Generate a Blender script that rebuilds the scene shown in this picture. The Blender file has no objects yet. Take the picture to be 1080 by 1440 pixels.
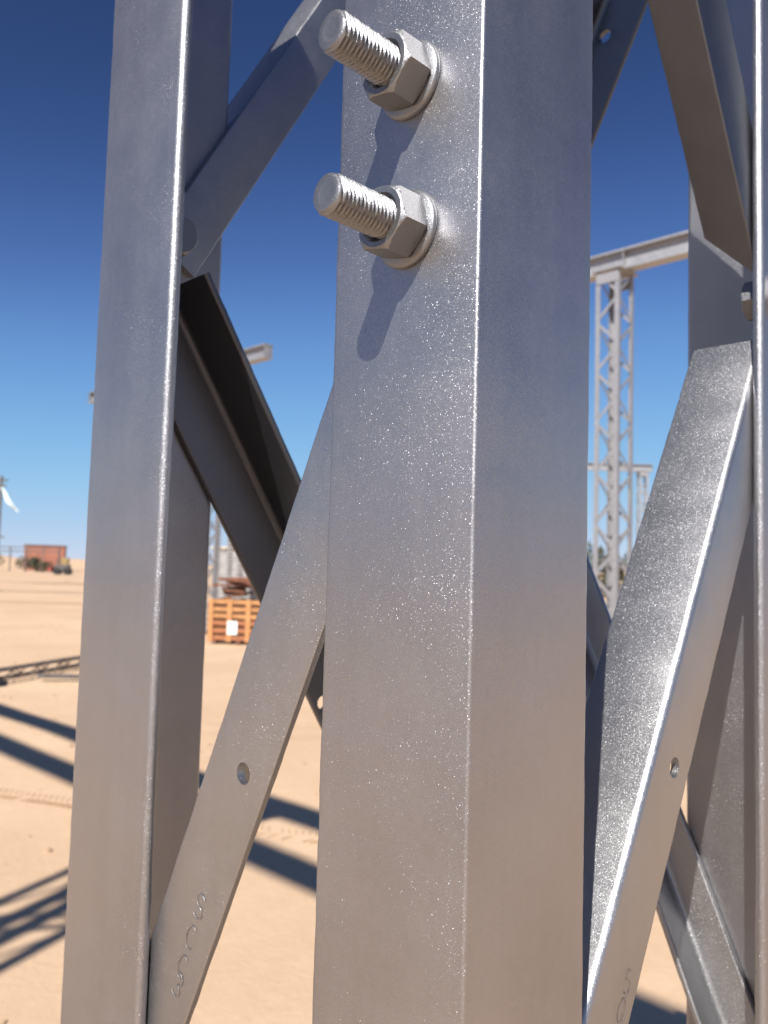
import bpy, bmesh, math, random
from mathutils import Vector, Matrix, noise as mnoise
random.seed(7)
S = bpy.context.scene
COL = S.collection

# ------------------------------------------------------------------ camera
F_PX, PITCH, ROLL = 1170.0, 0.07112, 0.02827
EYE = Vector((0, 0, 1.5))
fw = Vector((0, math.cos(PITCH), math.sin(PITCH)))
up0 = Vector((0, -math.sin(PITCH), math.cos(PITCH)))
rt0 = Vector((1, 0, 0))
ax_u = rt0*math.cos(ROLL) + up0*math.sin(ROLL)
ax_v = -rt0*math.sin(ROLL) + up0*math.cos(ROLL)
cam_d = bpy.data.cameras.new('camera')
cam = bpy.data.objects.new('camera', cam_d)
COL.objects.link(cam)
cam.matrix_world = Matrix(((ax_u.x, ax_v.x, -fw.x, EYE.x), (ax_u.y, ax_v.y, -fw.y, EYE.y),
                           (ax_u.z, ax_v.z, -fw.z, EYE.z), (0, 0, 0, 1)))
cam_d.sensor_fit = 'VERTICAL'
cam_d.sensor_height = 36.0
cam_d.lens = F_PX/1440*36.0
cam_d.clip_start = 0.01
cam_d.clip_end = 6000
cam_d.dof.use_dof = True
cam_d.dof.focus_distance = 0.41
cam_d.dof.aperture_fstop = 13.5
S.camera = cam

# ------------------------------------------------------------------ sky, sun, exposure
SUN_AZ, SUN_EL = math.radians(180+19.3), math.radians(41.5)     # azimuth clockwise from +Y: behind the camera, to the left
sun_vec = Vector((math.sin(SUN_AZ)*math.cos(SUN_EL), math.cos(SUN_AZ)*math.cos(SUN_EL), math.sin(SUN_EL)))
W = bpy.data.worlds.new('World'); S.world = W; W.use_nodes = True
nt = W.node_tree; nt.nodes.clear()
o = nt.nodes.new('ShaderNodeOutputWorld'); b = nt.nodes.new('ShaderNodeBackground')
sky = nt.nodes.new('ShaderNodeTexSky'); sky.sky_type = 'NISHITA'; sky.sun_disc = False
sky.sun_elevation = SUN_EL; sky.sun_rotation = SUN_AZ
sky.altitude = 0; sky.air_density = 0.6; sky.dust_density = 0.0; sky.ozone_density = 6.0
sc_ = nt.nodes.new('ShaderNodeVectorMath'); sc_.operation = 'SCALE'; sc_.inputs['Scale'].default_value = 0.1   # sky at strength 0.1
cv = nt.nodes.new('ShaderNodeRGBCurve')     # deep, contrasty desert sky, the same for the whole dome
cv.mapping.use_clip = False; cv.mapping.extend = 'HORIZONTAL'
for ci, pts in ((0, ((0, 0), (.043, .018), (.067, .043), (.113, .105), (.207, .19), (.462, .33), (.8, .44), (2, .8))),
                (1, ((0, 0), (.093, .046), (.137, .097), (.226, .23), (.388, .36), (.695, .44), (1, .50), (2, .8))),
                (2, ((0, 0), (.205, .125), (.305, .257), (.471, .46), (.70, .56), (.893, .585), (1.2, .62), (2, .8)))):
    cc = cv.mapping.curves[ci]
    for k_, (px_, py_) in enumerate(pts):
        if k_ == 0: cc.points[0].location = (px_, py_)
        elif k_ == 1: cc.points[1].location = (px_, py_)
        else: cc.points.new(px_, py_)
cv.mapping.update()
nt.links.new(sky.outputs[0], sc_.inputs[0]); nt.links.new(sc_.outputs[0], cv.inputs['Color'])
nt.links.new(cv.outputs[0], b.inputs['Color']); b.inputs['Strength'].default_value = 1.0
nt.links.new(b.outputs[0], o.inputs['Surface'])
sd = bpy.data.lights.new('sun', 'SUN'); sd.energy = 5.0; sd.angle = math.radians(0.53); sd.color = (1.0, 0.95, 0.88)
sun = bpy.data.objects.new('sun', sd); COL.objects.link(sun)
sun.rotation_euler = sun_vec.to_track_quat('Z', 'Y').to_euler()
S.view_settings.view_transform = 'Standard'; S.view_settings.look = 'None'
S.view_settings.exposure = 0.55; S.view_settings.gamma = 1.0; S.view_settings.use_curve_mapping = False
S.render.engine = 'CYCLES'

# ------------------------------------------------------------------ helpers
def link(name, me, mat=None, parent=None, loc=None, rot=None):
    ob = bpy.data.objects.new(name, me); COL.objects.link(ob)
    if mat is not None and me is not None and not me.materials: me.materials.append(mat)
    if parent is not None: ob.parent = parent
    if loc is not None: ob.location = loc
    if rot is not None: ob.rotation_euler = rot
    return ob
def tag(ob, label=None, cat=None, group=None, kind=None):
    if label: ob['label'] = label
    if cat: ob['category'] = cat
    if group: ob['group'] = group
    if kind: ob['kind'] = kind
    return ob
def empty(name, loc, label, cat, group=None, rz=0):
    e = bpy.data.objects.new(name, None); COL.objects.link(e); e.location = loc; e.rotation_euler = (0, 0, rz)
    e.empty_display_size = 0.2
    return tag(e, label, cat, group)
def copy_tree(ob, parent=None):
    c = ob.copy(); COL.objects.link(c)
    if parent is not None: c.parent = parent
    for ch in [x for x in ob.children]: copy_tree(ch, c)
    return c
def mesh_of(name, bm, smooth=None):
    me = bpy.data.meshes.new(name); bmesh.ops.recalc_face_normals(bm, faces=bm.faces[:]); bm.to_mesh(me); bm.free()
    if smooth is not None:
        me.shade_smooth(); me.set_sharp_from_angle(angle=math.radians(smooth))
    return me
def add_box(bm, c, s, rot=None):
    g = bmesh.ops.create_cube(bm, size=1.0)
    m = Matrix.Translation(Vector(c)) @ (rot.to_4x4() if rot is not None else Matrix()) @ Matrix.Diagonal((*s, 1))
    bmesh.ops.transform(bm, matrix=m, verts=g['verts']); return g['verts']
def box_mesh(name, s, c=(0, 0, 0), bevel=0):
    bm = bmesh.new(); add_box(bm, c, s)
    if bevel: bmesh.ops.bevel(bm, geom=bm.edges[:], offset=bevel, segments=2, affect='EDGES')
    return mesh_of(name, bm, 40 if bevel else None)
def add_bar(bm, p, q, w, d, side=Vector((0, 0, 1))):
    p, q = Vector(p), Vector(q); z = (q-p).normalized(); x = side.cross(z)
    if x.length < 1e-4: x = Vector((1, 0, 0)).cross(z)
    x.normalize(); y = z.cross(x)
    add_box(bm, (p+q)/2, (w, d, (q-p).length), Matrix((x, y, z)).transposed())
def frame_mat(org, x, y, z):
    x, y, z = Vector(x), Vector(y), Vector(z)
    return Matrix(((x.x, y.x, z.x, org[0]), (x.y, y.y, z.y, org[1]), (x.z, y.z, z.z, org[2]), (0, 0, 0, 1)))

# ------------------------------------------------------------------ materials
def new_mat(name):
    m = bpy.data.materials.new(name); m.use_nodes = True; t = m.node_tree
    return m, t, t.nodes['Principled BSDF']
def N(t, kind, **kw):
    n = t.nodes.new(kind)
    for k, v in kw.items():
        if k in n.inputs: n.inputs[k].default_value = v
        else: setattr(n, k, v)
    return n
def ramp(t, pts):
    r = t.nodes.new('ShaderNodeValToRGB'); e = r.color_ramp.elements
    while len(e) < len(pts): e.new(0.5)
    for i, (p, c) in enumerate(pts):
        e[i].position = p; e[i].color = (*c, 1) if len(c) == 3 else c
    return r
def zinc(name, base=(0.285, 0.28, 0.29), rough=0.40, metal=0.93, grain=0.55, scale=3300.0, fine=True, facet=(0.80, 0.81, 0.85), facet_rough=0.43, facet_mix=0.20):
    m, t, p = new_mat(name); L = t.links.new
    tc = N(t, 'ShaderNodeTexCoord'); geo = N(t, 'ShaderNodeNewGeometry')
    pos = geo.outputs['Position']
    n1 = N(t, 'ShaderNodeTexNoise', Scale=14.0, Detail=4.0, Roughness=0.6); L(pos, n1.inputs['Vector'])
    n2 = N(t, 'ShaderNodeTexNoise', Scale=160.0, Detail=3.0, Roughness=0.6); L(pos, n2.inputs['Vector'])
    mx = N(t, 'ShaderNodeMath', operation='MULTIPLY_ADD'); L(n2.outputs['Fac'], mx.inputs[0]); mx.inputs[1].default_value = 0.35; L(n1.outputs['Fac'], mx.inputs[2])
    # soft vertical runs left by the dipping bath
    mpz = N(t, 'ShaderNodeMapping'); mpz.inputs['Scale'].default_value = (70, 70, 2.2); L(pos, mpz.inputs['Vector'])
    nz = N(t, 'ShaderNodeTexNoise', Scale=1.0, Detail=3.0, Roughness=0.55); L(mpz.outputs[0], nz.inputs['Vector'])
    mz = N(t, 'ShaderNodeMath', operation='MULTIPLY_ADD'); L(nz.outputs['Fac'], mz.inputs[0]); mz.inputs[1].default_value = 0.45; mz.inputs[2].default_value = -0.22
    mx0 = mx; mx = N(t, 'ShaderNodeMath', operation='ADD'); L(mx0.outputs[0], mx.inputs[0]); L(mz.outputs[0], mx.inputs[1])
    r = ramp(t, [(0.40, tuple(c*0.90 for c in base)), (0.95, tuple(min(1, c*1.12) for c in base))])
    L(mx.outputs[0], r.inputs['Fac']); L(r.outputs['Color'], p.inputs['Base Color'])
    p.inputs['Metallic'].default_value = metal
    rr = N(t, 'ShaderNodeMapRange'); L(mx.outputs[0], rr.inputs['Value'])
    rr.inputs['From Min'].default_value = 0.4; rr.inputs['From Max'].default_value = 0.95
    rr.inputs['To Min'].default_value = rough-0.03; rr.inputs['To Max'].default_value = rough+0.07
    L(rr.outputs[0], p.inputs['Roughness'])
    if fine:
        # zinc grain: each tiny cell of the coating leans its own way and glitters in the sun
        v = N(t, 'ShaderNodeTexVoronoi', Scale=scale); L(pos, v.inputs['Vector'])
        sub = N(t, 'ShaderNodeVectorMath', operation='SUBTRACT'); L(v.outputs['Color'], sub.inputs[0]); sub.inputs[1].default_value = (0.5, 0.5, 0.5)
        patch = N(t, 'ShaderNodeTexNoise', Scale=18.0, Detail=3.0, Roughness=0.55); L(pos, patch.inputs['Vector'])
        pm = N(t, 'ShaderNodeMapRange'); L(patch.outputs['Fac'], pm.inputs['Value'])
        pm.inputs['From Min'].default_value = 0.38; pm.inputs['From Max'].default_value = 0.66
        pm.inputs['To Min'].default_value = grain*0.8; pm.inputs['To Max'].default_value = grain*1.3
        # only some of the cells lean far
        sw = N(t, 'ShaderNodeTexWhiteNoise'); L(v.outputs['Position'], sw.inputs['Vector'])
        pw = N(t, 'ShaderNodeMath', operation='POWER'); L(sw.outputs['Value'], pw.inputs[0]); pw.inputs[1].default_value = 2.2
        pa = N(t, 'ShaderNodeMath', operation='MULTIPLY_ADD'); L(pw.outputs[0], pa.inputs[0]); pa.inputs[1].default_value = 1.5; pa.inputs[2].default_value = 0.4
        pf = N(t, 'ShaderNodeMath', operation='MULTIPLY'); L(pa.outputs[0], pf.inputs[0]); L(pm.outputs[0], pf.inputs[1])
        sc = N(t, 'ShaderNodeVectorMath', operation='SCALE'); L(sub.outputs[0], sc.inputs[0]); L(pf.outputs[0], sc.inputs['Scale'])
        # sparse zinc droplets, gathered in loose patches
        v2 = N(t, 'ShaderNodeTexVoronoi', Scale=300.0, Randomness=1.0); L(pos, v2.inputs['Vector'])
        spk = N(t, 'ShaderNodeMapRange'); L(v2.outputs['Distance'], spk.inputs['Value'])
        spk.inputs['From Min'].default_value = 0.0; spk.inputs['From Max'].default_value = 0.16
        spk.inputs['To Min'].default_value = 1.0; spk.inputs['To Max'].default_value = 0.0
        sepc = N(t, 'ShaderNodeSeparateColor'); L(v2.outputs['Color'], sepc.inputs[0])
        p2 = N(t, 'ShaderNodeTexNoise', Scale=9.0, Detail=4.0, Roughness=0.6); L(pos, p2.inputs['Vector'])
        th = N(t, 'ShaderNodeMapRange'); L(p2.outputs['Fac'], th.inputs['Value'])
        th.inputs['From Min'].default_value = 0.4; th.inputs['From Max'].default_value = 0.68
        th.inputs['To Min'].default_value = 0.995; th.inputs['To Max'].default_value = 0.91
        gt = N(t, 'ShaderNodeMath', operation='GREATER_THAN'); L(sepc.outputs[0], gt.inputs[0]); L(th.outputs[0], gt.inputs[1])
        mu = N(t, 'ShaderNodeMath', operation='MULTIPLY'); L(spk.outputs[0], mu.inputs[0]); L(gt.outputs[0], mu.inputs[1])
        n3 = N(t, 'ShaderNodeTexNoise', Scale=700.0, Detail=3.0, Roughness=0.6); L(pos, n3.inputs['Vector'])
        hsum = N(t, 'ShaderNodeMath', operation='MULTIPLY_ADD'); L(n3.outputs['Fac'], hsum.inputs[0]); hsum.inputs[1].default_value = 0.03; L(mu.outputs[0], hsum.inputs[2])
        bp = N(t, 'ShaderNodeBump', Strength=0.45, Distance=0.0004); L(hsum.outputs[0], bp.inputs['Height'])
        ad = N(t, 'ShaderNodeVectorMath', operation='ADD'); L(bp.outputs['Normal'], ad.inputs[0]); L(sc.outputs[0], ad.inputs[1])
        nm = N(t, 'ShaderNodeVectorMath', operation='NORMALIZE'); L(ad.outputs[0], nm.inputs[0])
        L(bp.outputs['Normal'], p.inputs['Normal'])
        # the powdery top of the coating: rough facets that catch the sun
        q = N(t, 'ShaderNodeBsdfPrincipled', Metallic=1.0, Roughness=facet_rough)
        q.inputs['Base Color'].default_value = (*facet, 1)
        L(nm.outputs[0], q.inputs['Normal'])
        ms = N(t, 'ShaderNodeMixShader'); ms.inputs['Fac'].default_value = facet_mix
        L(p.outputs[0], ms.inputs[1]); L(q.outputs[0], ms.inputs[2])
        L(ms.outputs[0], t.nodes['Material Output'].inputs['Surface'])
    return m
M_LEG = zinc('galvanised_leg')
M_BRACE = zinc('galvanised_brace', base=(0.28, 0.28, 0.285), rough=0.38, metal=0.93, grain=0.58, facet_mix=0.21)
M_BRACE_SHADE = zinc('galvanised_brace_shade', base=(0.075, 0.082, 0.10), rough=0.42, metal=0.93, grain=0.3, facet_mix=0.08)  # brace zinc darkened: shade inside the tower is put into the colour
M_BOLT = zinc('galvanised_bolt', base=(0.11, 0.112, 0.118), rough=0.46, metal=0.75, grain=0.35, facet_mix=0.20)
M_FAR = zinc('galvanised_far', base=(0.36, 0.36, 0.37), rough=0.5, metal=0.6, fine=False)

def diffuse(name, c1, c2, scale=6.0, rough=0.9, bump=0.0, bscale=20.0, detail=5.0):
    m, t, p = new_mat(name); L = t.links.new
    geo = N(t, 'ShaderNodeNewGeometry')
    n = N(t, 'ShaderNodeTexNoise', Scale=scale, Detail=detail, Roughness=0.6); L(geo.outputs['Position'], n.inputs['Vector'])
    r = ramp(t, [(0.3, c1), (0.7, c2)]); L(n.outputs['Fac'], r.inputs['Fac']); L(r.outputs[0], p.inputs['Base Color'])
    p.inputs['Roughness'].default_value = rough
    if bump:
        n2 = N(t, 'ShaderNodeTexNoise', Scale=bscale, Detail=6.0); L(geo.outputs['Position'], n2.inputs['Vector'])
        bp = N(t, 'ShaderNodeBump', Strength=bump, Distance=0.02); L(n2.outputs['Fac'], bp.inputs['Height']); L(bp.outputs[0], p.inputs['Normal'])
    return m

# ------------------------------------------------------------------ ground
def sand_mat():
    m, t, p = new_mat('sand'); L = t.links.new
    geo = N(t, 'ShaderNodeNewGeometry'); pos = geo.outputs['Position']
    a = N(t, 'ShaderNodeTexNoise', Scale=0.35, Detail=6.0, Roughness=0.6); L(pos, a.inputs['Vector'])
    b_ = N(t, 'ShaderNodeTexNoise', Scale=9.0, Detail=8.0, Roughness=0.7); L(pos, b_.inputs['Vector'])
    mixf = N(t, 'ShaderNodeMath', operation='MULTIPLY_ADD'); L(b_.outputs['Fac'], mixf.inputs[0]); mixf.inputs[1].default_value = 0.45; L(a.outputs['Fac'], mixf.inputs[2])
    r = ramp(t, [(0.45, (0.55, 0.378, 0.24)), (0.75, (0.62, 0.435, 0.285)), (0.95, (0.68, 0.49, 0.33))])
    L(mixf.outputs[0], r.inputs['Fac'])
    # long drive tracks, stretched along x
    mp = N(t, 'ShaderNodeMapping'); mp.inputs['Scale'].default_value = (0.012, 0.22, 1); mp.inputs['Rotation'].default_value = (0, 0, 0.04); L(pos, mp.inputs['Vector'])
    c = N(t, 'ShaderNodeTexNoise', Scale=1.0, Detail=5.0, Roughness=0.65); L(mp.outputs[0], c.inputs['Vector'])
    rc = ramp(t, [(0.58, (1, 1, 1)), (0.68, (0.74, 0.68, 0.62))]); L(c.outputs['Fac'], rc.inputs['Fac'])
    mm = N(t, 'ShaderNodeMix', data_type='RGBA', blend_type='MULTIPLY'); mm.inputs['Factor'].default_value = 1.0
    L(r.outputs[0], mm.inputs[6]); L(rc.outputs[0], mm.inputs[7]); L(mm.outputs[2], p.inputs['Base Color'])
    p.inputs['Roughness'].default_value = 0.95; p.inputs['Specular IOR Level'].default_value = 0.15
    d = N(t, 'ShaderNodeTexNoise', Scale=22.0, Detail=8.0, Roughness=0.7); L(pos, d.inputs['Vector'])
    bp = N(t, 'ShaderNodeBump', Strength=0.35, Distance=0.02); L(d.outputs['Fac'], bp.inputs['Height']); L(bp.outputs[0], p.inputs['Normal'])
    return m
M_SAND = sand_mat()
def hnoise(x, y):
    return 0.02*math.sin(x*1.3+0.7*y)*math.sin(y*0.9-0.4*x)+0.012*math.sin(3.1*x+1.7)*math.sin(2.7*y+x)
xs = [-3000, -1200, -500, -200, -90, -40, -20] + [-12+0.25*i for i in range(97)] + [20, 40, 90, 200, 500, 1200, 3000]
ys = [-3000, -1000, -300, -100, -40, -15] + [-5+0.25*i for i in range(121)] + [32, 45, 70, 110, 200, 500, 1200, 3000, 5000]
bm = bmesh.new(); grid = []
for y in ys:
    row = []
    for x in xs:
        near = 1.0 if (-12 <= x <= 12 and -5 <= y <= 25) else 0.0
        z = hnoise(x, y)*near - 0.03*near
        row.append(bm.verts.new((x, y, z)))
    grid.append(row)
for j in range(len(ys)-1):
    for i in range(len(xs)-1):
        bm.faces.new((grid[j][i], grid[j][i+1], grid[j+1][i+1], grid[j+1][i]))
tag(link('ground', mesh_of('ground', bm, 180), M_SAND), kind='structure', label='pale orange desert sand plain reaching the horizon')

# low sand banks (real terrain)
def bank(cx, cy, lx, ly, h, seed, name='sand_bank', label=None, mat=None):
    rnd = random.Random(seed); bm = bmesh.new(); nx, ny = 60, 10; g = []
    ph = [rnd.uniform(0, 6.28) for _ in range(6)]
    for j in range(ny+1):
        r_ = []
        for i in range(nx+1):
            u, v = i/nx*2-1, j/ny*2-1
            e = max(0, 1-u*u)**0.6*max(0, 1-v*v)
            z = h*e*(0.75+0.25*math.sin(u*7+ph[0])+0.18*math.sin(u*19+ph[1])+0.08*math.sin(u*41+ph[2]))
            r_.append(bm.verts.new((cx+u*lx/2, cy+v*ly/2, z-0.03)))
        g.append(r_)
    for j in range(ny):
        for i in range(nx): bm.faces.new((g[j][i], g[j][i+1], g[j+1][i+1], g[j+1][i]))
    return tag(link(name, mesh_of(name, bm, 180), mat or M_SAND), kind='structure', label=label)
M_TRACK = diffuse('churned_sand', (0.16, 0.10, 0.065), (0.36, 0.24, 0.15), 0.8, 0.95, 0.4, 3.0)
bank(-24, 41, 40, 0.9, 0.10, 1, 'sand_ridge', 'thin dark ridge of churned sand across the plain', M_TRACK)
bank(-24, 57, 60, 1.2, 0.10, 2, 'sand_ridge', 'second faint ridge of churned sand farther out', M_TRACK)
bank(20, 85, 60, 26, 2.6, 3, 'sand_bank', 'low sand bank behind the gantry on the right')
bank(-190, 330, 420, 120, 4.6, 4, 'dunes', 'far pale dunes along the left horizon')
M_HILL = diffuse('far_hill', (0.20, 0.17, 0.15), (0.28, 0.23, 0.19), 0.02)
bank(-140, 520, 70, 60, 7.0, 5, 'hill', 'dark low hill on the horizon', M_HILL)
bank(150, 700, 900, 120, 7.0, 6, 'hills', 'low pale hills along the horizon', M_HILL)

# ------------------------------------------------------------------ the near lattice tower
PHI = 0.7935
C0 = Vector((0.04018, 0.37162, 0.0))
dL = Vector((-math.sin(PHI), math.cos(PHI), 0)); dR = Vector((math.cos(PHI), math.sin(PHI), 0)); dZ = Vector((0, 0, 1))
SL, SR = 0.37465, 0.45002
T = 0.009
TOP, BOT = 2.16, 0.03        # a short unfinished section

def arc(c, r, a0, a1, n):
    return [(c[0]+r*math.cos(a0+(a1-a0)*i/n), c[1]+r*math.sin(a0+(a1-a0)*i/n)) for i in range(n+1)]
def angle_profile(w1, w2, t, rh=0.0018, rt=0.0044, rr=0.008, n=4, ro=0.0044):
    """L section: heel at (0,0), legs along +x (w1) and +y (w2)."""
    P = []
    h = math.pi/2
    P += arc((rh, rh), rh, 2*h, 3*h, n)                       # heel
    P += arc((w1-ro, ro), ro, -h, 0, 4)            # outer toe corner of leg 1
    P += arc((w1-rt, t-rt), rt, 0, h, n)                       # rounded inner toe
    P += [(x, y) for x, y in arc((t+rr, t+rr), rr, -h, -2*h, n)]   # root fillet
    P += arc((t-rt, w2-rt), rt, 0, h, n)
    P += arc((ro, w2-ro), ro, h, 2*h, 4)
    return P
def extrude_profile(name, P, org, ex, ey, ez, e0, e1):
    """P in (ex,ey); e0/e1 = end position along ez, numbers or functions of (x,y)."""
    f0 = e0 if callable(e0) else (lambda x, y: e0)
    f1 = e1 if callable(e1) else (lambda x, y: e1)
    bm = bmesh.new(); org = Vector(org)
    n = len(P); secs = []
    Lm = max(f1(x, y) for x, y in P)-min(f0(x, y) for x, y in P); m_ = max(2, int(Lm/0.006))
    mx_, my_ = max(x for x, y in P), max(y for x, y in P)
    for k in range(m_+1):
        row = []
        for x, y in P:
            f = k/m_; v = org+ex*x+ey*y+ez*(f0(x, y)*(1-f)+f1(x, y)*f)
            if x > mx_-0.012 or y > my_-0.012 or (x < 0.003 and y < 0.003):      # rolled edges are never quite true
                j = mnoise.noise(v*55)*0.00022+mnoise.noise(v*260)*0.00013
                v += (ex*(1 if x > 0.004 else -1) + ey*(1 if y > 0.004 else -1))*j
            row.append(bm.verts.new(v))
        secs.append(row)
    for A_, B_ in zip(secs, secs[1:]):
        for i in range(n): bm.faces.new((A_[i], A_[(i+1) % n], B_[(i+1) % n], B_[i]))
    A, B = secs[0], secs[-1]
    fa = bm.faces.new(A[::-1]); fb = bm.faces.new(B)
    bmesh.ops.triangulate(bm, faces=[fa, fb])
    return mesh_of(name, bm, 30)

def drill(ob, holes):
    """holes: list of (centre, axis, radius); real holes cut through the mesh."""
    for c, a, r in holes:
        bm = bmesh.new(); bmesh.ops.create_cone(bm, cap_ends=True, segments=32, radius1=r, radius2=r, depth=0.028)
        bmesh.ops.transform(bm, matrix=Matrix.Translation(c+base) @ a.to_track_quat('Z', 'Y').to_matrix().to_4x4(), verts=bm.verts[:])
        cut = link('cutter', mesh_of('cutter', bm))
        md = ob.modifiers.new('b', 'BOOLEAN'); md.object = cut; md.operation = 'DIFFERENCE'; md.solver = 'EXACT'
        bpy.context.view_layer.update()
        dg = bpy.context.evaluated_depsgraph_get()
        me = bpy.data.meshes.new_from_object(ob.evaluated_get(dg)); ob.modifiers.clear(); ob.data = me
        me.shade_smooth(); me.set_sharp_from_angle(angle=math.radians(30))
        bpy.data.objects.remove(cut)

base = Vector((C0+dL*SL/2+dR*SR/2))
tower = empty('lattice_tower', base, 'close galvanised lattice tower of angle legs and braces, two threaded bolts on its nearest leg', 'tower')
inv = Matrix.Translation(-base)
def tpart(name, me, mat, label=None):
    me.transform(inv); ob = link(name, me, mat, tower)
    if label: ob['label'] = label
    return ob
# legs
for org, ex, ey, w, lab in ((C0, dL, dR, 0.1, 'nearest leg, carrying the two threaded bolts'),
                            (C0+dL*SL, -dL, dR, 0.107, 'left leg with a bright rounded flange edge'),
                            (C0+dR*SR, -dR, dL, 0.103, 'right leg seen nearly edge on'),
                            (C0+dL*SL+dR*SR, -dL, -dR, 0.1, None)):
    P = angle_profile(w, w, T)
    tpart('leg', extrude_profile('leg', P, org, ex, ey, dZ, BOT, TOP), M_LEG, lab)
# base plates
for org in (C0, C0+dL*SL, C0+dR*SR, C0+dL*SL+dR*SR):
    cc = org + (base-org).normalized()*0.05
    bm = bmesh.new(); add_box(bm, (cc.x, cc.y, 0.012), (0.22, 0.22, 0.03), Matrix.Rotation(PHI, 3, 'Z'))
    tpart('base_plate', mesh_of('base_plate', bm), M_LEG)

FACES = {  # origin, axis along the face, inward normal
    'left':  (C0, dL, dR), 'right': (C0, dR, dL),
    'back_left': (C0+dL*SL, dR, -dL), 'back_right': (C0+dR*SR, dL, -dR)}
def brace(face, h0, h1, side, w_in, w_out, s0, s1, t=0.0055, out=1, label=None, holes=(), skew1=0.0, cope=None, name='diagonal_brace', rh=0.0016, mat=None):
    """Angle brace on the inside of a face. h0,h1: (a,z) points of the heel line; side=+1/-1: in-plane leg to the
    left/right of h0->h1; s0,s1 extend (m) beyond h0 and h1. out=+1 outstanding leg points into the tower."""
    org, ax, nin = FACES[face]
    p0 = org+ax*h0[0]+dZ*h0[1]; p1 = org+ax*h1[0]+dZ*h1[1]
    d = (p1-p0).normalized(); L = (p1-p0).length
    dd = ((h1[0]-h0[0])/L, (h1[1]-h0[1])/L)
    ex = (ax*(-dd[1]) + dZ*dd[0])*side            # in-plane perpendicular
    o_ = nin*(T+0.0006) if out > 0 else nin*(T+0.0006+t)
    ey = nin*out
    P = angle_profile(w_in, w_out, t, rt=0.0022, rr=0.006, rh=rh, ro=0.0012)
    e1 = (lambda x, y: L+s1+skew1*min(1.0, y/w_out)) if skew1 else L+s1
    e0 = -s0
    if cope is not None:      # the outstanding leg stops short of the start
        e0 = (lambda x, y: -s0+cope if y > t*1.02 and x <= t*1.5 else -s0)
    ob = tpart(name, extrude_profile('brace', P, p0+o_, ex, ey, d, e0, e1), mat or M_BRACE, label)
    hs_ = [((org+ax*a+dZ*z+nin*(T+t/2))-base, nin, r) for a, z, r in holes]
    if hs_: drill(ob, hs_)
    return ob
def rep(face, h0, h1, **k):
    """repeat above and below the visible panel"""
    PER = 1.16
    for n in (-1, 1, 2, 3):
        z0, z1 = h0[1]+n*PER, h1[1]+n*PER
        if min(z0, z1) < 0.25 or max(z0, z1) > 1.9: continue
        k2 = dict(k); k2.pop('holes', None); k2.pop('label', None)
        brace(face, (h0[0], z0), (h1[0], z1), **k2)
# left face: flat flange facing the camera, ends under the nearest leg
A = dict(side=1, w_in=0.0565, w_out=0.055, s0=0.17, s1=0.11)
h0, h1 = (0.2662, 1.2658), (0.1137, 1.5932)
brace('left', h0, h1, **{**A, 'side': 1}, holes=[(0.1764, 1.3783, 0.0065)], label='brace stamped with letters, passing behind the nearest leg')
rep('left', h0, h1, **{**A, 'side': 1})
brace('left', (0.085, 0.615), (0.29, 1.06), side=-1, w_in=0.056, w_out=0.055, s0=0.055, s1=0.06)
# right face
h0, h1 = (0.1237, 1.2749), (0.3407, 1.6382)
A = dict(side=-1, w_in=0.0500, w_out=0.0565, s0=0.12, s1=0.062, rh=0.0048)
brace('right', h0, h1, **A, holes=[(0.2209, 1.3813, 0.0065)], label='sunlit brace with a bright ridge and a bolt hole')
rep('right', h0, h1, **A)
h0, h1 = (0.2549, 1.9031), (0.3294, 1.7905)
A = dict(side=1, w_in=0.056, w_out=0.034, s0=0.24, s1=0.062, skew1=-0.040, mat=M_BRACE_SHADE)
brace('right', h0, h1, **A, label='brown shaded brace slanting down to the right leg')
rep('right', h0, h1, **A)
# back left face
h0, h1 = (0.0693, 1.8194), (0.1983, 2.0445)
A = dict(side=-1, w_in=0.0451, w_out=0.052, s0=0.066, s1=0.06, out=-1)
brace('back_left', h0, h1, **A, cope=0.125, label='brace rising to the upper right behind the left leg')
rep('back_left', h0, h1, **A, cope=0.125)
h0, h1 = (0.0697, 1.7056), (0.1811, 1.5351)
A = dict(side=-1, w_in=0.0544, w_out=0.058, s0=0.025, s1=0.42, mat=M_BRACE_SHADE)
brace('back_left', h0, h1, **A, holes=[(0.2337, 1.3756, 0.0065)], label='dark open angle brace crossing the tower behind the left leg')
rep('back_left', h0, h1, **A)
# back right face
h0, h1 = (0.2527, 1.9676), (0.1909, 2.0954)
A = dict(side=1, w_in=0.056, w_out=0.03, s0=0.24, s1=0.0, mat=M_BRACE_SHADE)
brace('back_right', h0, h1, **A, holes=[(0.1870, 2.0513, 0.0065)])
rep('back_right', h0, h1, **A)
h0, h1 = (0.1199, 1.2335), (0.0724, 1.1239)
A = dict(side=-1, w_in=0.038, w_out=0.037, s0=0.42, s1=0.06)
brace('back_right', h0, h1, **A, label='lower brace rising from the right leg toward the hidden rear leg')
rep('back_right', h0, h1, **A)

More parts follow.
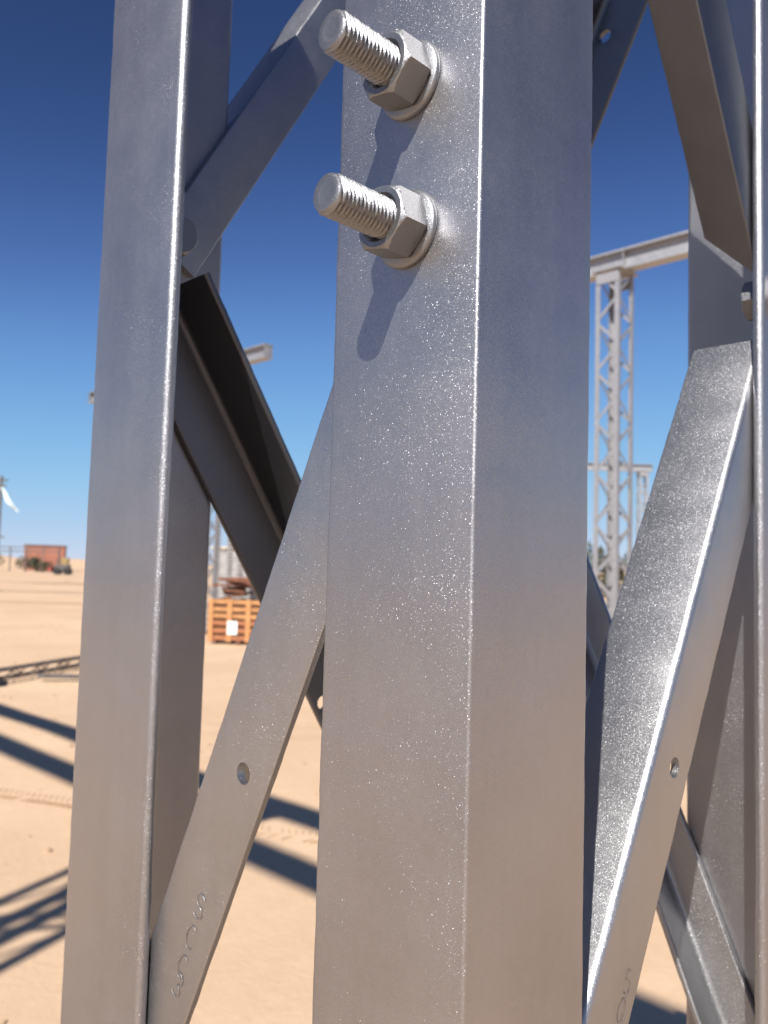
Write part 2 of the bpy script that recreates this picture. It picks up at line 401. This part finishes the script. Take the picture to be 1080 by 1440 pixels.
# bolts -------------------------------------------------------------
def shank_mesh(length, r=0.01, pitch=0.0025, z0=-0.02):
    bm = bmesh.new(); seg = 48; rows = []
    step = pitch/6; n = int((length-z0)/step)
    for j in range(n+1):
        z = z0+j*step; row = []
        for i in range(seg):
            th = 2*math.pi*i/seg
            f = ((z/pitch - th/(2*math.pi)) % 1.0)
            tri = abs(2*f-1)
            rr = r - 0.0017*min(1, tri*1.15)
            rr += 0.00012*math.sin(th*5+z*900)
            dz = length-z
            if dz < 0.0016: rr = min(rr, r-0.0004-(0.0016-dz)*0.55)
            row.append(bm.verts.new((rr*math.cos(th), rr*math.sin(th), z)))
        rows.append(row)
    for a, b_ in zip(rows, rows[1:]):
        for i in range(seg): bm.faces.new((a[i], a[(i+1) % seg], b_[(i+1) % seg], b_[i]))
    # slightly dished, rough end
    prev = rows[-1]
    for k, (f, dz) in enumerate(((0.86, 0.0001), (0.55, -0.0003), (0.25, -0.0004))):
        ring = [bm.verts.new((v.co.x*f/(1 if k == 0 else 1), v.co.y*f, length+dz)) for v in rows[-1]]
        for i in range(seg): bm.faces.new((prev[i], prev[(i+1) % seg], ring[(i+1) % seg], ring[i]))
        prev = ring
    bm.faces.new(prev)
    return mesh_of('threaded_shank', bm, 35)
def nut_mesh(af=0.030, h=0.0175, hole=0.0103, z0=0.0, head=False):
    """hexagon with chamfered corners, bored"""
    bm = bmesh.new(); seg = 96; R = af/2; rows = []
    def hexr(th):
        a = (th % (math.pi/3)) - math.pi/6
        return R/math.cos(a)
    ch = 0.0026
    zs = [0, 0.0006, 0.0012, 0.0018, ch] + [ch+(h-2*ch)*k/3 for k in (1, 2)] + [h-ch, h-0.0018, h-0.0012, h-0.0006, h]
    for z in zs:
        d = min(z, h-z); lim = R*0.965+min(d, ch)/0.62
        row = []
        for i in range(seg):
            th = 2*math.pi*i/seg; rr = min(hexr(th), lim)
            row.append(bm.verts.new((rr*math.cos(th), rr*math.sin(th), z0+z)))
        rows.append(row)
    for a, b_ in zip(rows, rows[1:]):
        for i in range(seg): bm.faces.new((a[i], a[(i+1) % seg], b_[(i+1) % seg], b_[i]))
    if head:
        bm.faces.new(rows[0][::-1]); bm.faces.new(rows[-1])
    else:
        r0 = hole; inner = []
        for z, r in ((0, r0+0.0012), (0.0015, r0), (h-0.0018, r0), (h, r0+0.0016)):
            inner.append([bm.verts.new((r*math.cos(2*math.pi*i/seg), r*math.sin(2*math.pi*i/seg), z0+z)) for i in range(seg)])
        for a, b_ in zip(inner, inner[1:]):
            for i in range(seg): bm.faces.new((b_[i], b_[(i+1) % seg], a[(i+1) % seg], a[i]))
        for i in range(seg):
            bm.faces.new((rows[0][(i+1) % seg], rows[0][i], inner[0][i], inner[0][(i+1) % seg]))
            bm.faces.new((rows[-1][i], rows[-1][(i+1) % seg], inner[-1][(i+1) % seg], inner[-1][i]))
    return mesh_of('nut', bm, 28)
def washer_mesh(r=0.0195, hole=0.0105, t=0.0034):
    bm = bmesh.new(); seg = 64
    prof = [(hole, 0), (r-0.0005, 0), (r, 0.0006), (r, t-0.0011), (r-0.0011, t), (hole, t)]
    rows = [[bm.verts.new((a*math.cos(2*math.pi*i/seg), a*math.sin(2*math.pi*i/seg), z)) for i in range(seg)] for a, z in prof]
    rows.append(rows[0])
    for a, b_ in zip(rows, rows[1:]):
        for i in range(seg): bm.faces.new((a[i], a[(i+1) % seg], b_[(i+1) % seg], b_[i]))
    return mesh_of('washer', bm, 50)
ME_SH = shank_mesh(0.055); ME_NUT = nut_mesh(z0=0.0034); ME_WA = washer_mesh()
ME_HEAD = nut_mesh(h=0.0125, z0=0, head=True)
def bolt(pos, n, spin=0.0, label=None, back=0.0):
    q = n.to_track_quat('Z', 'Y')
    b_ = link('bolt', ME_SH, M_BOLT, tower); b_.rotation_mode = 'QUATERNION'
    b_.rotation_quaternion = q @ Matrix.Rotation(spin, 3, 'Z').to_quaternion(); b_.location = pos-base
    link('nut', ME_NUT, M_BOLT, b_); link('washer', ME_WA, M_BOLT, b_)
    hd = link('head', ME_HEAD, M_BOLT, b_, (0, 0, -(0.0125+0.0146+back)))
    if label: b_['label'] = label
    return b_
NUTSPIN = math.radians(-13)
bolt(C0+dL*0.0449+dZ*1.6695, -dR, NUTSPIN, 'lower threaded bolt with nut and washer')
bolt(C0+dL*0.0454+dZ*1.7466, -dR, NUTSPIN+math.radians(4), 'upper threaded bolt with nut and washer')
for n in (-1, 1, 2, 3):
    for z in (1.6695, 1.7466):
        zz = z+1.16*n
        if 0.2 < zz < 1.9: bolt(C0+dL*0.045+dZ*zz, -dR, 0.3)
def headbolt(face, a, z, spin=0.0, d=1):
    """head inside the tower, nut outside"""
    org, ax, nin = FACES[face]
    p = org+ax*a+dZ*z
    b_ = bolt(p, -nin, spin); return b_
for n in (-1, 0, 1, 2, 3):
    for z in (1.135, 1.05):
        zz = z+1.16*n
        if 0.15 < zz < 2.05: headbolt('left', SL-0.05, zz)
    for z in (1.728,):
        zz = z+1.16*n
        if 0.15 < zz < 2.05: headbolt('right', SR-0.062, zz, 0.2)
    for z in (1.095, 1.165):
        zz = z+1.16*n
        if 0.15 < zz < 2.05: headbolt('right', 0.05, zz, 0.2)
    for z in (1.775,):
        zz = z+1.16*n
        if 0.15 < zz < 2.05: headbolt('back_left', 0.054, zz-0.008, 0.2)
    for z in (1.18,):
        zz = z+1.16*n
        if 0.15 < zz < 2.05: headbolt('back_left', SR-0.05, zz, 0.2)
    for z in (1.06,):
        zz = z+1.16*n
        if 0.15 < zz < 2.05: headbolt('back_right', 0.05, zz, 0.2)

# stamped marks --------------------------------------------------------
def _arc(cx, cy, rx, ry, a0, a1, n=10):
    return [(cx+rx*math.cos(math.radians(a0+(a1-a0)*i/n)), cy+ry*math.sin(math.radians(a0+(a1-a0)*i/n))) for i in range(n+1)]
GLYPH = {'S': [_arc(0, .25, .28, .25, 30, 270)+_arc(0, -.25, .28, .25, 90, -150)],
         'C': [_arc(0, 0, .30, .5, 50, 310, 16)],
         '3': [_arc(0, .25, .26, .25, 140, -90)+_arc(0, -.25, .28, .25, 90, -140)],
         '2': [_arc(0, .25, .28, .25, 150, -30)+[(-.28, -.5), (.3, -.5)]],
         '5': [[(.25, .5), (-.22, .5), (-.26, .08)]+_arc(0, -.18, .28, .3, 120, -140)],
         '0': [_arc(0, 0, .28, .5, 0, 360, 20)],
         'E': [[(.26, .5), (-.24, .5), (-.24, -.5), (.26, -.5)], [(-.24, 0), (.18, 0)]],
         'L': [[(-.2, .5), (-.2, -.5), (.26, -.5)]]}
def stamp(ch, face, a, z, rot, size, off):
    """hammered character: a thin raised burr of zinc along each stroke"""
    org, ax, nin = FACES[face]
    X = -ax if face == 'left' else ax
    m = frame_mat(org+ax*a+dZ*z+nin*off-base, X, dZ, -nin) @ Matrix.Rotation(rot, 4, 'Z')
    bm = bmesh.new()
    for st in GLYPH[ch]:
        pts = [Vector((x*size, y*size, 0)) for x, y in st]; rows = []
        for i, p_ in enumerate(pts):
            t_ = (pts[min(i+1, len(pts)-1)]-pts[max(i-1, 0)]).normalized(); n_ = Vector((-t_.y, t_.x, 0))
            w = 0.0005*(0.6+0.5*mnoise.noise(p_*700+Vector((a*90, z*90, 0))))
            if i in (0, len(pts)-1): w *= 0.3
            rows.append([bm.verts.new(m @ (p_+n_*w*math.cos(q)*1.3+Vector((0, 0, 1))*(w*math.sin(q)*0.5-0.00005))) for q in [math.pi*k/5 for k in range(6)]])
        for A_, B_ in zip(rows, rows[1:]):
            for k in range(5): bm.faces.new((A_[k], A_[k+1], B_[k+1], B_[k]))
    return link('stamped_letter', mesh_of('stamped_letter', bm, 180), M_BRACE, tower)
SR_ = math.radians
STAMPS = [('S', 'left', 0.2157, 1.2905, SR_(-25), 0.0160, T), ('C', 'left', 0.2235, 1.2695, SR_(-25), 0.0160, T),
          ('C', 'left', 0.2315, 1.2490, SR_(-25), 0.0160, T), ('3', 'left', 0.2365, 1.2370, SR_(-25), 0.0160, T),
          ('2', 'left', 0.2905, 1.2905, 0, 0.012, 0.0), ('3', 'left', 0.2915, 1.2665, 0, 0.014, 0.0), ('S', 'left', 0.2925, 1.2440, 0, 0.014, 0.0),
          ('5', 'right', 0.1630, 1.2690, SR_(-32), 0.013, T), ('0', 'right', 0.1560, 1.2560, SR_(-32), 0.013, T)]

# ------------------------------------------------------------------ gantries of the same steelwork
def lcs(w, t, L, name='leg'):
    bm = bmesh.new(); add_box(bm, (w/2, t/2, L/2), (w, t, L)); add_box(bm, (t/2, (w+t)/2, L/2), (t, w-t, L)); return mesh_of(name, bm)
H_COL = 5.98
ME_LEGF = lcs(0.07, 0.012, H_COL)
GA, GB = 0.375, 0.45          # along local x (beam axis) and local y
def col_mesh_set():
    out = []
    n = 16; dz = H_COL/n
    for face in range(4):
        for k in range(n):
            z0, z1 = k*dz+0.04, (k+1)*dz-0.02
            if (k+face) % 2: z0, z1 = z1, z0
            if face == 0: p, q, s = (0.03, 0.006, z0), (GA-0.03, 0.006, z1), Vector((0, 1, 0))
            elif face == 1: p, q, s = (GA-0.006, 0.03, z0), (GA-0.006, GB-0.03, z1), Vector((1, 0, 0))
            elif face == 2: p, q, s = (GA-0.03, GB-0.006, z0), (0.03, GB-0.006, z1), Vector((0, 1, 0))
            else: p, q, s = (0.006, GB-0.03, z0), (0.006, 0.03, z1), Vector((1, 0, 0))
            out.append((Vector(p), Vector(q), s))
    return out
LACE = col_mesh_set()
_lace_cache = {}
def add_column(parent, x, y):
    """a four-legged lattice column, local offset x,y (column centred)"""
    ox, oy = x-GA/2, y-GB/2
    for (px, py, rz) in ((0, 0, 0), (GA, 0, 90), (GA, GB, 180), (0, GB, 270)):
        link('leg', ME_LEGF, M_FAR, parent, (ox+px, oy+py, 0.02), (0, 0, math.radians(rz)))
    for i, (p, q, s) in enumerate(LACE):
        if i not in _lace_cache:
            bm = bmesh.new(); m_ = (p+q)/2; add_bar(bm, p-m_, q-m_, 0.04, 0.006, s)
            z = (q-p).normalized(); inn = (Vector((GA/2, GB/2, m_.z))-m_); inn.z = 0; inn.normalize()
            _lace_cache[i] = (mesh_of('brace', bm), m_+inn*0.012)
        me, loc = _lace_cache[i]
        link('diagonal_brace', me, M_FAR, parent, Vector(loc)+Vector((ox, oy, 0.02)))
    for z, h in ((0.02, 0.03), (H_COL-0.1, 0.012)):
        link('base_plate' if z < 1 else 'cap_plate', CAPP[0 if z < 1 else 1], M_FAR, parent, (x, y, z if z < 1 else H_COL+0.028))
    # gusset plates near the head
    for sy in (-1, 1):
        link('gusset_plate', GUS, M_FAR, parent, (x, y+sy*(GB/2+0.008), H_COL-0.09))
CAPP = [box_mesh('base_plate', (0.55, 0.62, 0.03)), box_mesh('cap_plate', (0.48, 0.55, 0.016))]
GUS = box_mesh('gusset_plate', (GA-0.02, 0.01, 0.15))
def i_beam_mesh(L, h=0.36, w=0.24, tf=0.03, tw=0.02):
    bm = bmesh.new()
    add_box(bm, (0, 0, tf/2), (L, w, tf)); add_box(bm, (0, 0, h-tf/2), (L, w, tf)); add_box(bm, (0, 0, h/2), (L, tw, h-2*tf))
    for i in range(int(L/1.2)+1):
        x = -L/2+0.02+i*(L-0.04)/int(L/1.2)
        for s in (-1, 1): add_box(bm, (x, s*(tw/2+(w-tw)/4), h/2), (0.012, (w-tw)/2-0.004, h-2*tf-0.002))
    return mesh_of('beam', bm)
AZB = math.atan2(dL.y, dL.x)       # beams run parallel to the near tower's left face
def gantry(cols, x0, x1, org, label, group, beams=(0.0,), rz=AZB, h=0.31, w=0.22):
    """cols: local x of the columns; beam from local x0 to x1"""
    g = empty('gantry', (org[0], org[1], 0), label, 'gantry', group, rz)
    for c in cols: add_column(g, c, 0)
    for i, by in enumerate(beams):
        xa = x0 if i == len(beams)-1 else -2.0
        link('beam', i_beam_mesh(x1-xa, h, w), M_FAR, g, ((xa+x1)/2, by, H_COL+0.037))
    return g
GG = 'gantries of lattice columns with steel beams'
gantry([0, -6.2], -7.0, 1.2, (3.34, 12.1), 'galvanised gantry right of the nearest leg, lattice column below a heavy beam', GG)
gantry([0, 4.4], -2.15, 6.0, (-4.12, 19.2), 'galvanised gantry behind the wooden crate, its beam end poking out in the sky', GG)
# the gantry whose shadow crosses the sand (stands behind and left of the photographer)
gantry([0, 5.2], -6.5, 8.5, (-3.21, -1.19), 'twin beam gantry beside the photographer, casting the long parallel shadows on the sand', GG, beams=(-0.31, 0.31), h=0.13, w=0.16)
# small far gantry
gantry([0, -5.5], -5.9, 0.4, (10.9, 35.0), 'small distant gantry frame beside the larger lattice column', GG, rz=0.0)

# ------------------------------------------------------------------ lattice boom lying on the sand
M_DARKSTEEL = diffuse('weathered_dark_steel', (0.06, 0.055, 0.055), (0.15, 0.13, 0.12), 8, 0.6)
bo = empty('lattice_boom', (-4.95, 9.75, 0), 'dark lattice boom section lying flat on the sand', 'steel truss', None, math.radians(76))
Lb = 4.0
bo.scale = (1, 0.7, 0.6)
for (yy, zz) in ((-0.11, 0.04), (0.11, 0.04), (-0.11, 0.22), (0.11, 0.22)):
    link('chord', box_mesh('chord', (Lb, 0.035, 0.035)), M_DARKSTEEL, bo, (Lb/2, yy, zz))
lace_me = []
for f in range(2):
    for k in range(16):
        x0, x1 = k*Lb/16, (k+1)*Lb/16
        for s in (-1, 1):
            bm = bmesh.new()
            if f == 0:
                a, b_ = (x0, s*0.11, 0.05 if k % 2 else 0.21), (x1, s*0.11, 0.21 if k % 2 else 0.05)
            else:
                a, b_ = (x0, -0.10 if k % 2 else 0.10, 0.13+s*0.09), (x1, 0.10 if k % 2 else -0.10, 0.13+s*0.09)
            add_bar(bm, a, b_, 0.02, 0.012, Vector((0, 1, 0)))
            link('lacing_bar', mesh_of('lacing', bm), M_DARKSTEEL, bo)
M_PALE = diffuse('pale_timber', (0.50, 0.42, 0.33), (0.62, 0.54, 0.44), 10)
tag(link('timber_block', box_mesh('block', (0.5, 0.5, 0.16), (0, 0, 0.08), 0.01), M_PALE, None, (-5.0, 10.35, 0), (0, 0, 0.4)), 'pale timber block at the end of the lying lattice boom', 'block')
tag(link('steel_bar', box_mesh('bar', (1.3, 0.06, 0.05), (0, 0, 0.03), 0.005), M_DARKSTEEL, None, (-3.75, 10.9, 0), (0, 0, 0.05)), 'short dark steel bar lying on the sand behind the left leg', 'steel bar')

# ------------------------------------------------------------------ wooden crate with scrap on top
M_WOOD = diffuse('orange_crate_wood', (0.36, 0.17, 0.065), (0.54, 0.27, 0.11), 7, 0.8, 0.3, 40)
M_WOODD = diffuse('rusty_brown_timber', (0.13, 0.05, 0.03), (0.26, 0.11, 0.06), 7, 0.85, 0.3, 30)
M_WOODR = diffuse('reddish_crate_wood', (0.28, 0.10, 0.045), (0.42, 0.17, 0.075), 9, 0.85, 0.3, 40)
M_INSIDE = diffuse('crate_lining', (0.06, 0.025, 0.012), (0.10, 0.045, 0.02), 5, 0.9)
crate = empty('wooden_crate', (-2.75, 17.0, 0), 'orange slatted wooden crate with a white label', 'crate', 'wooden crates on the sand', math.radians(-8))
CW, CD, CH = 1.25, 0.9, 0.84
link('lining', box_mesh('lining', (CW-0.09, CD-0.09, CH-0.1), (0, 0, CH/2+0.03)), M_INSIDE, crate)
slat = box_mesh('slat', (CW, 0.022, 0.082), bevel=0.003); slat2 = box_mesh('slat', (0.022, CD-0.05, 0.082), bevel=0.003)
for k in range(6):
    z = 0.10+k*0.142
    for s in (-1, 1):
        for sm_, lo_ in ((slat, (random.uniform(-.01, .01), s*(CD/2-0.03), z+random.uniform(-.008, .008))), (slat2, (s*(CW/2-0.012), 0, z))):
            sl_ = link('slat', sm_, M_WOOD, crate, lo_, (0, random.uniform(-.012, .012) if sm_ is slat else 0, 0))
            sl_.material_slots[0].link = 'OBJECT'; sl_.material_slots[0].material = M_WOODR if k < 3 else M_WOOD
post = box_mesh('post', (0.10, 0.024, CH), bevel=0.003)
for x in (-0.575, -0.19, 0.19, 0.575):
    for s in (-1, 1): link('post', post, M_WOOD, crate, (x, s*(CD/2-0.006), CH/2+0.02))
for x in (-0.5, 0, 0.5): link('skid', box_mesh('skid', (0.1, CD, 0.07), (0, 0, 0.035)), M_WOODD, crate, (x, 0, 0))
M_WHITE = diffuse('white_label', (0.78, 0.78, 0.78), (0.84, 0.84, 0.84), 4, 0.6)
link('paper_label', box_mesh('paper_label', (0.20, 0.004, 0.26)), M_WHITE, crate, (-0.12, -CD/2-0.009, 0.30))
rnd = random.Random(3)
for k in range(9):
    ln = rnd.uniform(0.4, 0.75)
    b_ = link('scrap_board', box_mesh('board', (ln, rnd.uniform(0.08, 0.16), rnd.uniform(0.03, 0.06)), bevel=0.003), M_WOODD, None,
         (-3.05+rnd.uniform(-0.15, 0.22), 17.0+rnd.uniform(-0.25, 0.25), 0.91+0.045*k), (rnd.uniform(-0.1, 0.1), rnd.uniform(-0.12, 0.12), rnd.uniform(-0.6, 0.6)))
    tag(b_, '%s brown board in the loose pile on the orange crate' % ('lowest', 'second lowest', 'third lowest', 'fourth lowest', 'middle', 'fourth highest', 'third highest', 'second highest', 'topmost')[k], 'board', 'brown boards heaped on the crate')
c2 = copy_tree(crate); c2.location = (-1.25, 18.6, 0); c2.rotation_euler = (0, 0, 0.5); c2['label'] = 'second slatted crate hidden behind the stamped brace'
# pale sacks / insulators behind the crate
M_GREY = diffuse('grey_equipment', (0.22, 0.21, 0.21), (0.42, 0.40, 0.39), 3, 0.7)
def insulator(x, y, h, seed):
    bm = bmesh.new(); seg = 20; prof = [(0.0, 0), (0.13, 0), (0.13, 0.06), (0.06, 0.08)]
    z = 0.1
    while z < h: prof += [(0.055, z), (0.12, z+0.03), (0.055, z+0.06)]; z += 0.11
    prof += [(0.08, h+0.02), (0.08, h+0.10), (0.0, h+0.10)]
    rows = [[bm.verts.new((r*math.cos(2*math.pi*i/seg), r*math.sin(2*math.pi*i/seg), zz)) for i in range(seg)] for r, zz in prof]
    for a, b_ in zip(rows, rows[1:]):
        for i in range(seg): bm.faces.new((a[i], a[(i+1) % seg], b_[(i+1) % seg], b_[i]))
    bmesh.ops.remove_doubles(bm, verts=bm.verts[:], dist=1e-5)
    return link('insulator_post', mesh_of('insulator', bm, 40), M_GREY, None, (x, y, 0))
for x, y, h, lab in ((-4.28, 21.5, 2.7, 'tall grey insulator post left behind the crate'), (-4.15, 22.6, 2.3, 'grey insulator post in the middle behind the crate'),
                     (-3.72, 21.8, 2.0, 'short grey insulator post nearest the dark brace')):
    tag(insulator(x, y, h, 1), lab, 'insulator', 'insulator posts behind the crate')
# transformer-like cabinet
cab = empty('equipment_cabinet', (-4.1, 24.5, 0), 'grey metal equipment cabinet behind the insulator posts', 'cabinet')
link('body', box_mesh('body', (1.6, 1.0, 1.9), (0, 0, 1.05), 0.02), M_GREY, cab)
link('lid', box_mesh('lid', (1.7, 1.1, 0.08), (0, 0, 2.04), 0.01), M_PALE, cab)
for x in (-0.4, 0.4): link('door', box_mesh('door', (0.72, 0.03, 1.6), (x, -0.515, 1.05), 0.008), M_GREY, cab)
for x in (-0.6, 0.6): link('foot', box_mesh('foot', (0.15, 0.9, 0.1), (x, 0, 0.05)), M_DARKSTEEL, cab)

# ------------------------------------------------------------------ left horizon
M_BRICK = diffuse('red_brown_cladding', (0.33, 0.13, 0.09), (0.42, 0.18, 0.12), 1.2, 0.85)
M_BRICKD = diffuse('dark_brown_door', (0.14, 0.08, 0.06), (0.2, 0.11, 0.08), 1.2, 0.85)
bld = empty('building', (-57.0, 141, 0), 'red brown flat roofed building on the horizon', 'building', None, math.radians(18))
link('wall', box_mesh('wall', (6.2, 6, 4.1), (0, 0, 2.05)), M_BRICK, bld)
link('roof', box_mesh('roof', (6.5, 6.3, 0.16), (0, 0, 4.19)), M_BRICKD, bld)
for k in range(14): link('cladding_rib', box_mesh('rib', (0.08, 0.06, 4.0), (0, 0, 2.02)), M_BRICKD if k % 5 == 2 else M_BRICK, bld, (-2.95+k*0.45, -3.03, 0))
link('door', box_mesh('door', (1.0, 0.06, 2.1), (0, 0, 1.05)), M_BRICKD, bld, (2.4, -3.09, 0))
# pipe rack / carport frame
rk = empty('pipe_rack', (-55.0, 118, 0), 'low dark pipe rack left of the building', 'pipe rack')
for k in range(5): link('post', box_mesh('post', (0.14, 0.14, 3.4), (0, 0, 1.7)), M_DARKSTEEL, rk, (k*2.3, 0, 0))
for z in (3.45, 2.9): link('rail', box_mesh('rail', (9.6, 0.16, 0.14)), M_DARKSTEEL, rk, (4.6, 0, z))
# shrubs and bushes
M_LEAF = diffuse('dusty_foliage', (0.045, 0.05, 0.028), (0.10, 0.095, 0.06), 2.0, 0.9)
M_BARK = diffuse('bark', (0.10, 0.07, 0.05), (0.16, 0.12, 0.08), 8)
def bush(x, y, w, h, seed, label, name='bush', cat='bush', group=None, n=420):
    r = random.Random(seed)
    e = empty(name, (x, y, 0), label, cat, group)
    bm = bmesh.new()
    for k in range(5):
        a = r.uniform(0, 6.28); add_bar(bm, (0, 0, 0), (math.cos(a)*w*0.25, math.sin(a)*w*0.25, h*0.6), 0.06, 0.06)
    link('trunk', mesh_of('trunk', bm), M_BARK, e)
    bm = bmesh.new()
    clumps = [(r.uniform(-.38, .38)*w, r.uniform(-.38, .38)*w, r.uniform(0.2, 0.8)*h, r.uniform(0.18, 0.34)) for _ in range(9)]
    for k in range(n):
        cx, cy, cz, cr = r.choice(clumps)
        d = Vector((r.gauss(0, 1), r.gauss(0, 1), r.gauss(0, 1))).normalized()*cr*r.uniform(0.4, 1.0)
        p = Vector((cx+d.x*w, cy+d.y*w, max(0.05, cz+d.z*h)))
        s = r.uniform(0.05, 0.10)*max(w, h)*0.6
        u = Vector((r.gauss(0, 1), r.gauss(0, 1), r.gauss(0, 1))).normalized(); v = u.orthogonal().normalized()
        bm.faces.new([bm.verts.new(p+u*s), bm.verts.new(p+v*s*0.6), bm.verts.new(p-u*s), bm.verts.new(p-v*s*0.6)])
    link('crown', mesh_of('crown', bm), M_LEAF, e)
    return e
for i, (x, y, w, h, lab) in enumerate(((-62, 126, 2.6, 2.2, 'leftmost dusty bush on the horizon at the frame edge'), (-57.5, 124, 2.4, 2.9, 'taller dusty bush under the pipe rack'),
        (-53.8, 125, 2.8, 2.4, 'broad dusty bush right of the pipe rack centre'), (-50.6, 122, 1.8, 3.2, 'upright dusty bush just left of the red brown building'),
        (-48.6, 119, 3.0, 1.5, 'low dusty bush in front of the red brown building'))):
    bush(x, y, w, h, 20+i, lab, group='dusty bushes on the left horizon')
for i, (x, y, w, h, lab) in enumerate(((11.6, 45, 2.2, 3.4, 'dark dusty tree behind the lattice column, left one'), (13.4, 46, 2.6, 3.0, 'dark dusty tree beside the sunlit brace, right one'),
                                       (-6.2, 40, 2.0, 3.2, 'grey green tree far behind the crate'))):
    bush(x, y, w, h, 40+i, lab, name='tree', cat='tree', n=700)
# compact loader
M_YEL = diffuse('faded_yellow_paint', (0.26, 0.19, 0.09), (0.34, 0.25, 0.11), 3)
M_RED = diffuse('dull_red_paint', (0.30, 0.06, 0.05), (0.36, 0.09, 0.07), 3)
M_TYRE = diffuse('tyre_rubber', (0.02, 0.02, 0.02), (0.035, 0.035, 0.035), 6)
ld = empty('loader', (-38.3, 100, 0), 'small dark wheel loader standing in front of the red brown building', 'loader', None, math.radians(10))
link('body', box_mesh('body', (1.7, 1.2, 0.7), (0, 0, 0.85), 0.06), M_DARKSTEEL, ld)
link('cab', box_mesh('cab', (0.8, 1.0, 0.9), (0.25, 0, 1.6), 0.05), M_YEL, ld)
link('bucket', box_mesh('bucket', (0.4, 1.4, 0.5), (-1.35, 0, 0.6), 0.04), M_RED, ld)
link('arm', box_mesh('arm', (1.0, 0.12, 0.12), (-0.8, 0.5, 0.95)), M_RED, ld)
bm = bmesh.new(); bmesh.ops.create_cone(bm, cap_ends=True, segments=20, radius1=0.42, radius2=0.42, depth=0.3)
bmesh.ops.rotate(bm, matrix=Matrix.Rotation(math.pi/2, 3, 'X'), verts=bm.verts[:]); wm = mesh_of('wheel', bm, 40)
for x in (-0.55, 0.6):
    for y in (-0.62, 0.62): link('wheel', wm, M_TYRE, ld, (x, y, 0.42))
# dark mast with a pale streamer
mast = empty('mast', (-27.75, 60, 0), 'dark steel mast at the left edge of the picture', 'mast')
link('pole', box_mesh('pole', (0.16, 0.16, 7.6), (0, 0, 3.8)), M_DARKSTEEL, mast)
for z, w in ((7.3, 0.9), (6.9, 0.7), (3.2, 0.8)): link('cross_arm', box_mesh('arm', (w, 0.1, 0.12), (0, 0, z)), M_DARKSTEEL, mast)
M_CLOTH = diffuse('pale_blue_sheet', (0.62, 0.74, 0.78), (0.72, 0.82, 0.84), 3)
bm = bmesh.new(); prev = None
for k in range(13):
    f = k/12; wd = 0.05+0.12*math.sin(math.pi*min(1, f*1.05))
    c = Vector((0.15+1.25*f**1.15, 0.12*math.sin(f*9), 6.75-1.75*f-0.12*math.sin(f*3.1)))
    pr = (bm.verts.new(c+Vector((wd*0.8, 0.05*math.sin(f*14), wd*0.55))), bm.verts.new(c-Vector((wd*0.8, 0, wd*0.55))))
    if prev: bm.faces.new((prev[0], prev[1], pr[1], pr[0]))
    prev = pr
cl = link('streamer', mesh_of('streamer', bm, 180), M_CLOTH, None, (-27.75, 59.8, 0))
sm = cl.modifiers.new('thickness', 'SOLIDIFY'); sm.thickness = 0.02
tag(cl, 'pale blue sheet streaming down from the dark mast', 'streamer')

# scattered stones and clods near the yard
M_STONE = diffuse('stones', (0.30, 0.20, 0.13), (0.48, 0.33, 0.22), 30)
bm = bmesh.new(); r = random.Random(11)
for k in range(900):
    x, y = r.uniform(-9, 4), r.uniform(2.2, 22)
    s = r.choice((0.006, 0.009, 0.012, 0.02))*r.uniform(0.7, 1.3)
    g = bmesh.ops.create_icosphere(bm, subdivisions=1, radius=s)
    z = (hnoise(x, y) if abs(x) < 12 else 0)-0.03
    bmesh.ops.transform(bm, matrix=Matrix.Translation((x, y, z+s*0.2)) @ Matrix.Rotation(r.uniform(0, 6), 4, 'Z') @ Matrix.Diagonal((1, r.uniform(.6, 1.2), r.uniform(.4, .8), 1)), verts=g['verts'])
tag(link('pebbles', mesh_of('pebbles', bm), M_STONE), 'small pebbles and clods scattered over the sand', None, None, 'stuff')

M_PRESSED = diffuse('pressed_sand', (0.48, 0.32, 0.19), (0.56, 0.38, 0.235), 9, 0.95)
def tyre_track(p, q, w, bend, label):
    bm = bmesh.new(); p, q = Vector((*p, 0)), Vector((*q, 0)); n = int((q-p).length/0.045)
    side = Vector((0, 0, 1)).cross((q-p).normalized())
    for k in range(n):
        f = k/n; c = p.lerp(q, f)+side*bend*math.sin(f*math.pi)
        c.z = hnoise(c.x, c.y)-0.03+0.001
        for s in (-1, 1):
            if random.random() < 0.12: continue
            add_box(bm, c+side*s*w*0.27+Vector((0, 0, 0.002)), (w*0.42, 0.014, 0.0035), Matrix.Rotation(math.atan2(side.y, side.x)+s*0.45, 3, 'Z'))
    tag(link('tyre_track', mesh_of('tyre_track', bm), M_PRESSED), label, None, None, 'stuff')
tyre_track((-3.2, 3.4), (0.6, 2.0), 0.13, 0.15, 'near tyre track pressed in the sand, crossing the lower left')
tyre_track((-3.4, 5.9), (3.0, 3.3), 0.2, 0.2, 'far tyre track pressed in the sand beyond the near one')
for s_ in STAMPS: stamp(*s_)
